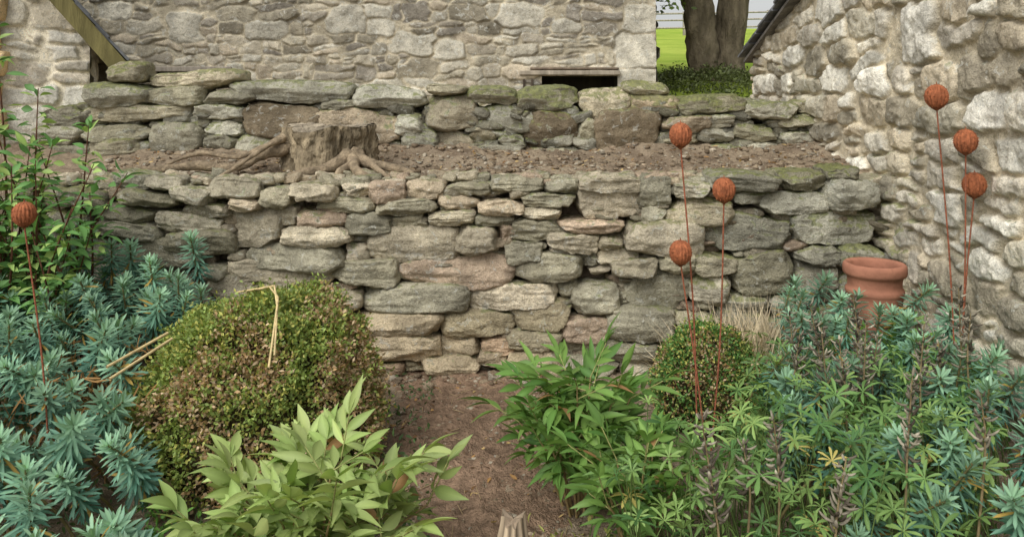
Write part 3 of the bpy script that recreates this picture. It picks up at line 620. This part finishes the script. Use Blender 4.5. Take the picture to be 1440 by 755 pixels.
# leafy shrub, left
o=empty('leafy_shrub');a=MB();s=MB()
stems=[(-2.62,4.05,1.93,.05),(-2.5,4.1,1.62,.10),(-2.35,4.15,1.45,.16),(-2.3,4.0,1.25,.2),(-2.45,4.0,1.45,-.06),(-2.75,4.1,1.8,-.05),(-2.55,3.95,1.5,.02),(-2.45,4.05,1.35,.14)]
for k in range(32):
    stems.append((rng.uniform(-2.8,-2.2),rng.uniform(3.8,4.25),rng.uniform(.85,1.35),rng.uniform(-.25,.25)))
for bx,by,h,ln in stems:
    P0=np.array([bx,by,.0]);P1=np.array([bx+ln*.2+rng.uniform(-.08,.08),by,h*.55]);P2=np.array([bx+ln*1.3,by-.08,h]); tube(s,[P0,P1,P2],[.008,.006,.002],S(110,76,60),6,sub=6)
    n=int(h*38); t=.35+.65*np.sort(rng.random(n)); tt=t[:,None]; P=(1-tt)**2*P0+2*tt*(1-tt)*P1+tt**2*P2
    g=np.arange(n)*2.4+rng.uniform(-.6,.6,n); el=rng.uniform(-.35,.6,n)+.5*(t>.95); D=np.c_[np.cos(g)*np.cos(el),np.sin(g)*np.cos(el),np.sin(el)]
    P=P+D*(rng.uniform(0,.11,n)*(1-t*.7))[:,None]
    c=np.where((rng.random(n)<.3)[:,None],S(166,192,112),S(102,144,80))*rng.uniform(.65,1.15,(n,1))
    leaves(a,T_lanS,P,D,np.array([0,-.3,1.])+rng.normal(0,.4,(n,3)),rng.uniform(.055,.10,n),rng.uniform(.024,.038,n),rng.uniform(0,.5,n),c,1.2)
a.build('leaves',M_leafg,True,o); s.build('stems',M_bark,True,o)
o=empty('dock_plant');a=MB();n=52; g=rng.uniform(0,6.28,n); el=rng.uniform(.4,1.3,n); P=np.c_[rng.normal(1.83,.09,n),rng.normal(3.88,.04,n),np.full(n,.22)+rng.uniform(0,.12,n)]
leaves(a,T_lanS,P,np.c_[np.cos(g)*np.cos(el),np.sin(g)*np.cos(el),np.sin(el)],np.array([0,-.6,1.])+rng.normal(0,.3,(n,3)),rng.uniform(.12,.22,n),rng.uniform(.04,.065,n),rng.uniform(.1,.5,n),S(116,154,70)*rng.uniform(.7,1.25,(n,1)),1.2)
a.build('leaves',M_leaf,True,o)
m=MB();
for n,(k0,k1,d0,d1),c in((2200,(-.46,-.28,2.2,2.9),S(96,138,60)),(1900,(.02,.14,2.3,2.75),S(150,152,84)),(2500,(.12,.7,2.4,4.2),S(80,112,52)),(2600,(-.7,-.1,2.6,4.3),S(80,104,62))):
    d=rng.uniform(d0,d1,n);x=rng.uniform(k0,k1,n)*d; z=G(x,d,False)+np.abs(rng.normal(.03,.045,n))
    leaves(m,T_lan,np.c_[x,d,z],rdir(n,.6),rdir(n,2),rng.uniform(.015,.04,n),rng.uniform(.008,.018,n),.2,c*rng.uniform(.6,1.3,(n,1)))
m.build('ground_cover',M_leaf)
m=MB(); n=1500; x=rng.normal(1.2,.13,n);y=rng.normal(4.0,.09,n); D=rdir(n,1.2)
leaves(m,T_lin,np.c_[x,y,G(x,y,False)+.1],D,rdir(n),rng.uniform(.25,.46,n),.004,rng.uniform(0,.5,n),S(210,194,164)*rng.uniform(.6,1.1,(n,1)))
n=700;x=rng.uniform(-2.0,-1.45,n);y=rng.uniform(3.1,3.6,n)
leaves(m,T_lin,np.c_[x,y,rng.uniform(.1,.5,n)],rdir(n,-.6),rdir(n),rng.uniform(.04,.09,n),.007,rng.uniform(0,.5,n),S(160,124,80)*rng.uniform(.6,1.1,(n,1)))
m.build('dry_grass',M_dryleaf)
# ---------- rusty ornaments
def ornament(px,py,d,fx,fy):
    h=on_plane(px,py,d);f=on_plane(fx,fy,d+.03); o=empty('rusty_garden_ornament'); m=MB(); rc=S(164,98,64)
    dirv=unit(h-f); g=f-dirv*((f[2]-gz(f[0],f[1]))/max(dirv[2],.1)); R=.0137*d
    tube(m,[g,(g+h)/2+np.array([rng.uniform(-.02,.02),0,0]),h-np.array([0,0,R*.9]),h],[.0035,.0035,.003,.003],S(156,94,68),6,sub=6)
    m.build('stem',M_rust,True,o); m=MB()
    t=np.linspace(0,math.pi,22); prof=np.c_[R*np.sin(t)+.0008,-R*1.12*np.cos(t)]
    lathe(m,prof,h,rc,96,lambda th,z:.86+.14*np.abs(np.cos(th*9))**.6)
    n=220; v=rdir(n); P=h+v*np.array([R*.88,R*.88,R*.98]); leaves(m,T_dia,P,v+rng.normal(0,.15,(n,3)),rdir(n),R*.24,R*.08,0,rc*rng.uniform(.6,1.2,(n,1)))
    lathe(m,[(R*.5,-R*1.02),(R*.3,-R*1.15),(.004,-R*1.3)],h,rc*.7,16); tube(m,[h+[0,0,R],h+[0,0,R*1.35]],[.003,.001],rc,6)
    m.build('head',M_rust,True,o)
for a in [(34,301,3.0,52,490),(957,190,3.05,975,585),(1018,267,3.1,1000,585),(957,355,3.0,985,580),(1317,136,3.55,1334,400),(1358,199,3.5,1352,410),(1370,260,3.6,1362,400)]: ornament(*a)
m=MB(); cs=S(215,192,140)
tube(m,[on_plane(333,411,3.5),on_plane(386,402,3.3)],[.004,.0045],cs,7)
tube(m,[on_plane(386,402,3.3),on_plane(390,430,3.15),on_plane(378,517,2.93)],[.0045]*3,cs,7)
tube(m,[on_plane(345,412,3.5),on_plane(379,403,3.3),on_plane(391,418,3.2),on_plane(386,500,2.95)],[.004]*4,cs*.9,7)
m.build('bent_cane',M_cane)
m=MB(); tube(m,[on_plane(150,516,2.9),on_plane(236,468,3.15)],.0055,cs,7); tube(m,[on_plane(154,533,2.85),on_plane(242,476,3.12)],.0055,cs*.92,7); m.build('bamboo_canes',M_cane)
# ---------- chimney pot
m=MB(); PX,PY=1.85,4.1; zt=.73
prof=[(.112,-.30),(.114,-.04),(.118,-.012),(.125,0),(.142,.002),(.150,-.006),(.153,-.02),(.153,-.045),(.148,-.056),(.138,-.062),(.131,-.075),(.129,-.105),(.131,-.120),(.138,-.125),(.141,-.133),(.141,-.145),(.137,-.153),(.134,-.159),(.131,-.2),(.132,-.26),(.135,-.40),(.140,-.56)]
lathe(m,[(r,z) for r,z in prof],(PX,PY,zt),S(162,112,90),64); m.build('terracotta_chimney_pot',M_terra)
# weathered post
m=MB(); zs=np.linspace(0,.395,26);T3,Z3=np.meshgrid(np.linspace(0,2*math.pi,60,endpoint=False),zs)
r3=.044*(1+.10*np.cos(T3*9+1)+.07*np.cos(T3*13))*(1-.3*sst(.3,.395,Z3)); z3=Z3+(.014*np.cos(T3*2+.5)+.007*np.cos(T3*7))*sst(.25,.395,Z3)
V=np.c_[(.0+r3*np.cos(T3)+.04*(Z3-.3)).ravel(),(2.28+r3*np.sin(T3)).ravel(),z3.ravel()]
m.add(V,gridF(26,60,True),S(176,158,132)*(1+.55*np.cos(T3*9+1).ravel())[:,None]*.75)
rr=np.linspace(1,.03,6);V=np.concatenate([np.c_[(.0034+r3[-1]*k*np.cos(T3[-1])),(2.28+r3[-1]*k*np.sin(T3[-1])),z3[-1]*k+(1-k)*.392] for k in rr]); m.add(V,gridF(6,60,True),S(140,124,104))
m.build('weathered_post',M_wood)
# ---------- light, world, camera
w=bpy.data.worlds.new('World');bpy.context.scene.world=w;w.use_nodes=True;nt=w.node_tree
sk=nt.nodes.new('ShaderNodeTexSky');sk.sky_type='NISHITA';sk.sun_disc=False
el=math.radians(48);a=math.radians(212)
sk.sun_elevation=el;sk.sun_rotation=a;sk.air_density=1.3;sk.dust_density=3;sk.ozone_density=1
hs=nt.nodes.new('ShaderNodeHueSaturation');hs.inputs['Saturation'].default_value=.15
nt.links.new(sk.outputs[0],hs.inputs['Color']);bg=nt.nodes['Background'];nt.links.new(hs.outputs[0],bg.inputs[0]);bg.inputs[1].default_value=.15
sd=bpy.data.lights.new('sun','SUN');sd.energy=2.3;sd.angle=math.radians(45);sd.color=(1,.985,.95);so=bpy.data.objects.new('sun',sd);bpy.context.scene.collection.objects.link(so)
dv=Vector((math.sin(a)*math.cos(el),math.cos(a)*math.cos(el),math.sin(el))); so.rotation_euler=dv.to_track_quat('Z','Y').to_euler()
cd=bpy.data.cameras.new('camera');cam=bpy.data.objects.new('camera',cd);bpy.context.scene.collection.objects.link(cam)
cam.location=(0,0,EYE);cam.rotation_euler=(math.pi/2,0,0);cd.sensor_width=36;cd.lens=36*FP/1440;cd.shift_y=-(377.5-HY)/1440;cd.clip_end=1500;cd.clip_start=.05
sc=bpy.context.scene;sc.camera=cam
sc.view_settings.view_transform='Standard';sc.view_settings.look='None';sc.view_settings.exposure=0
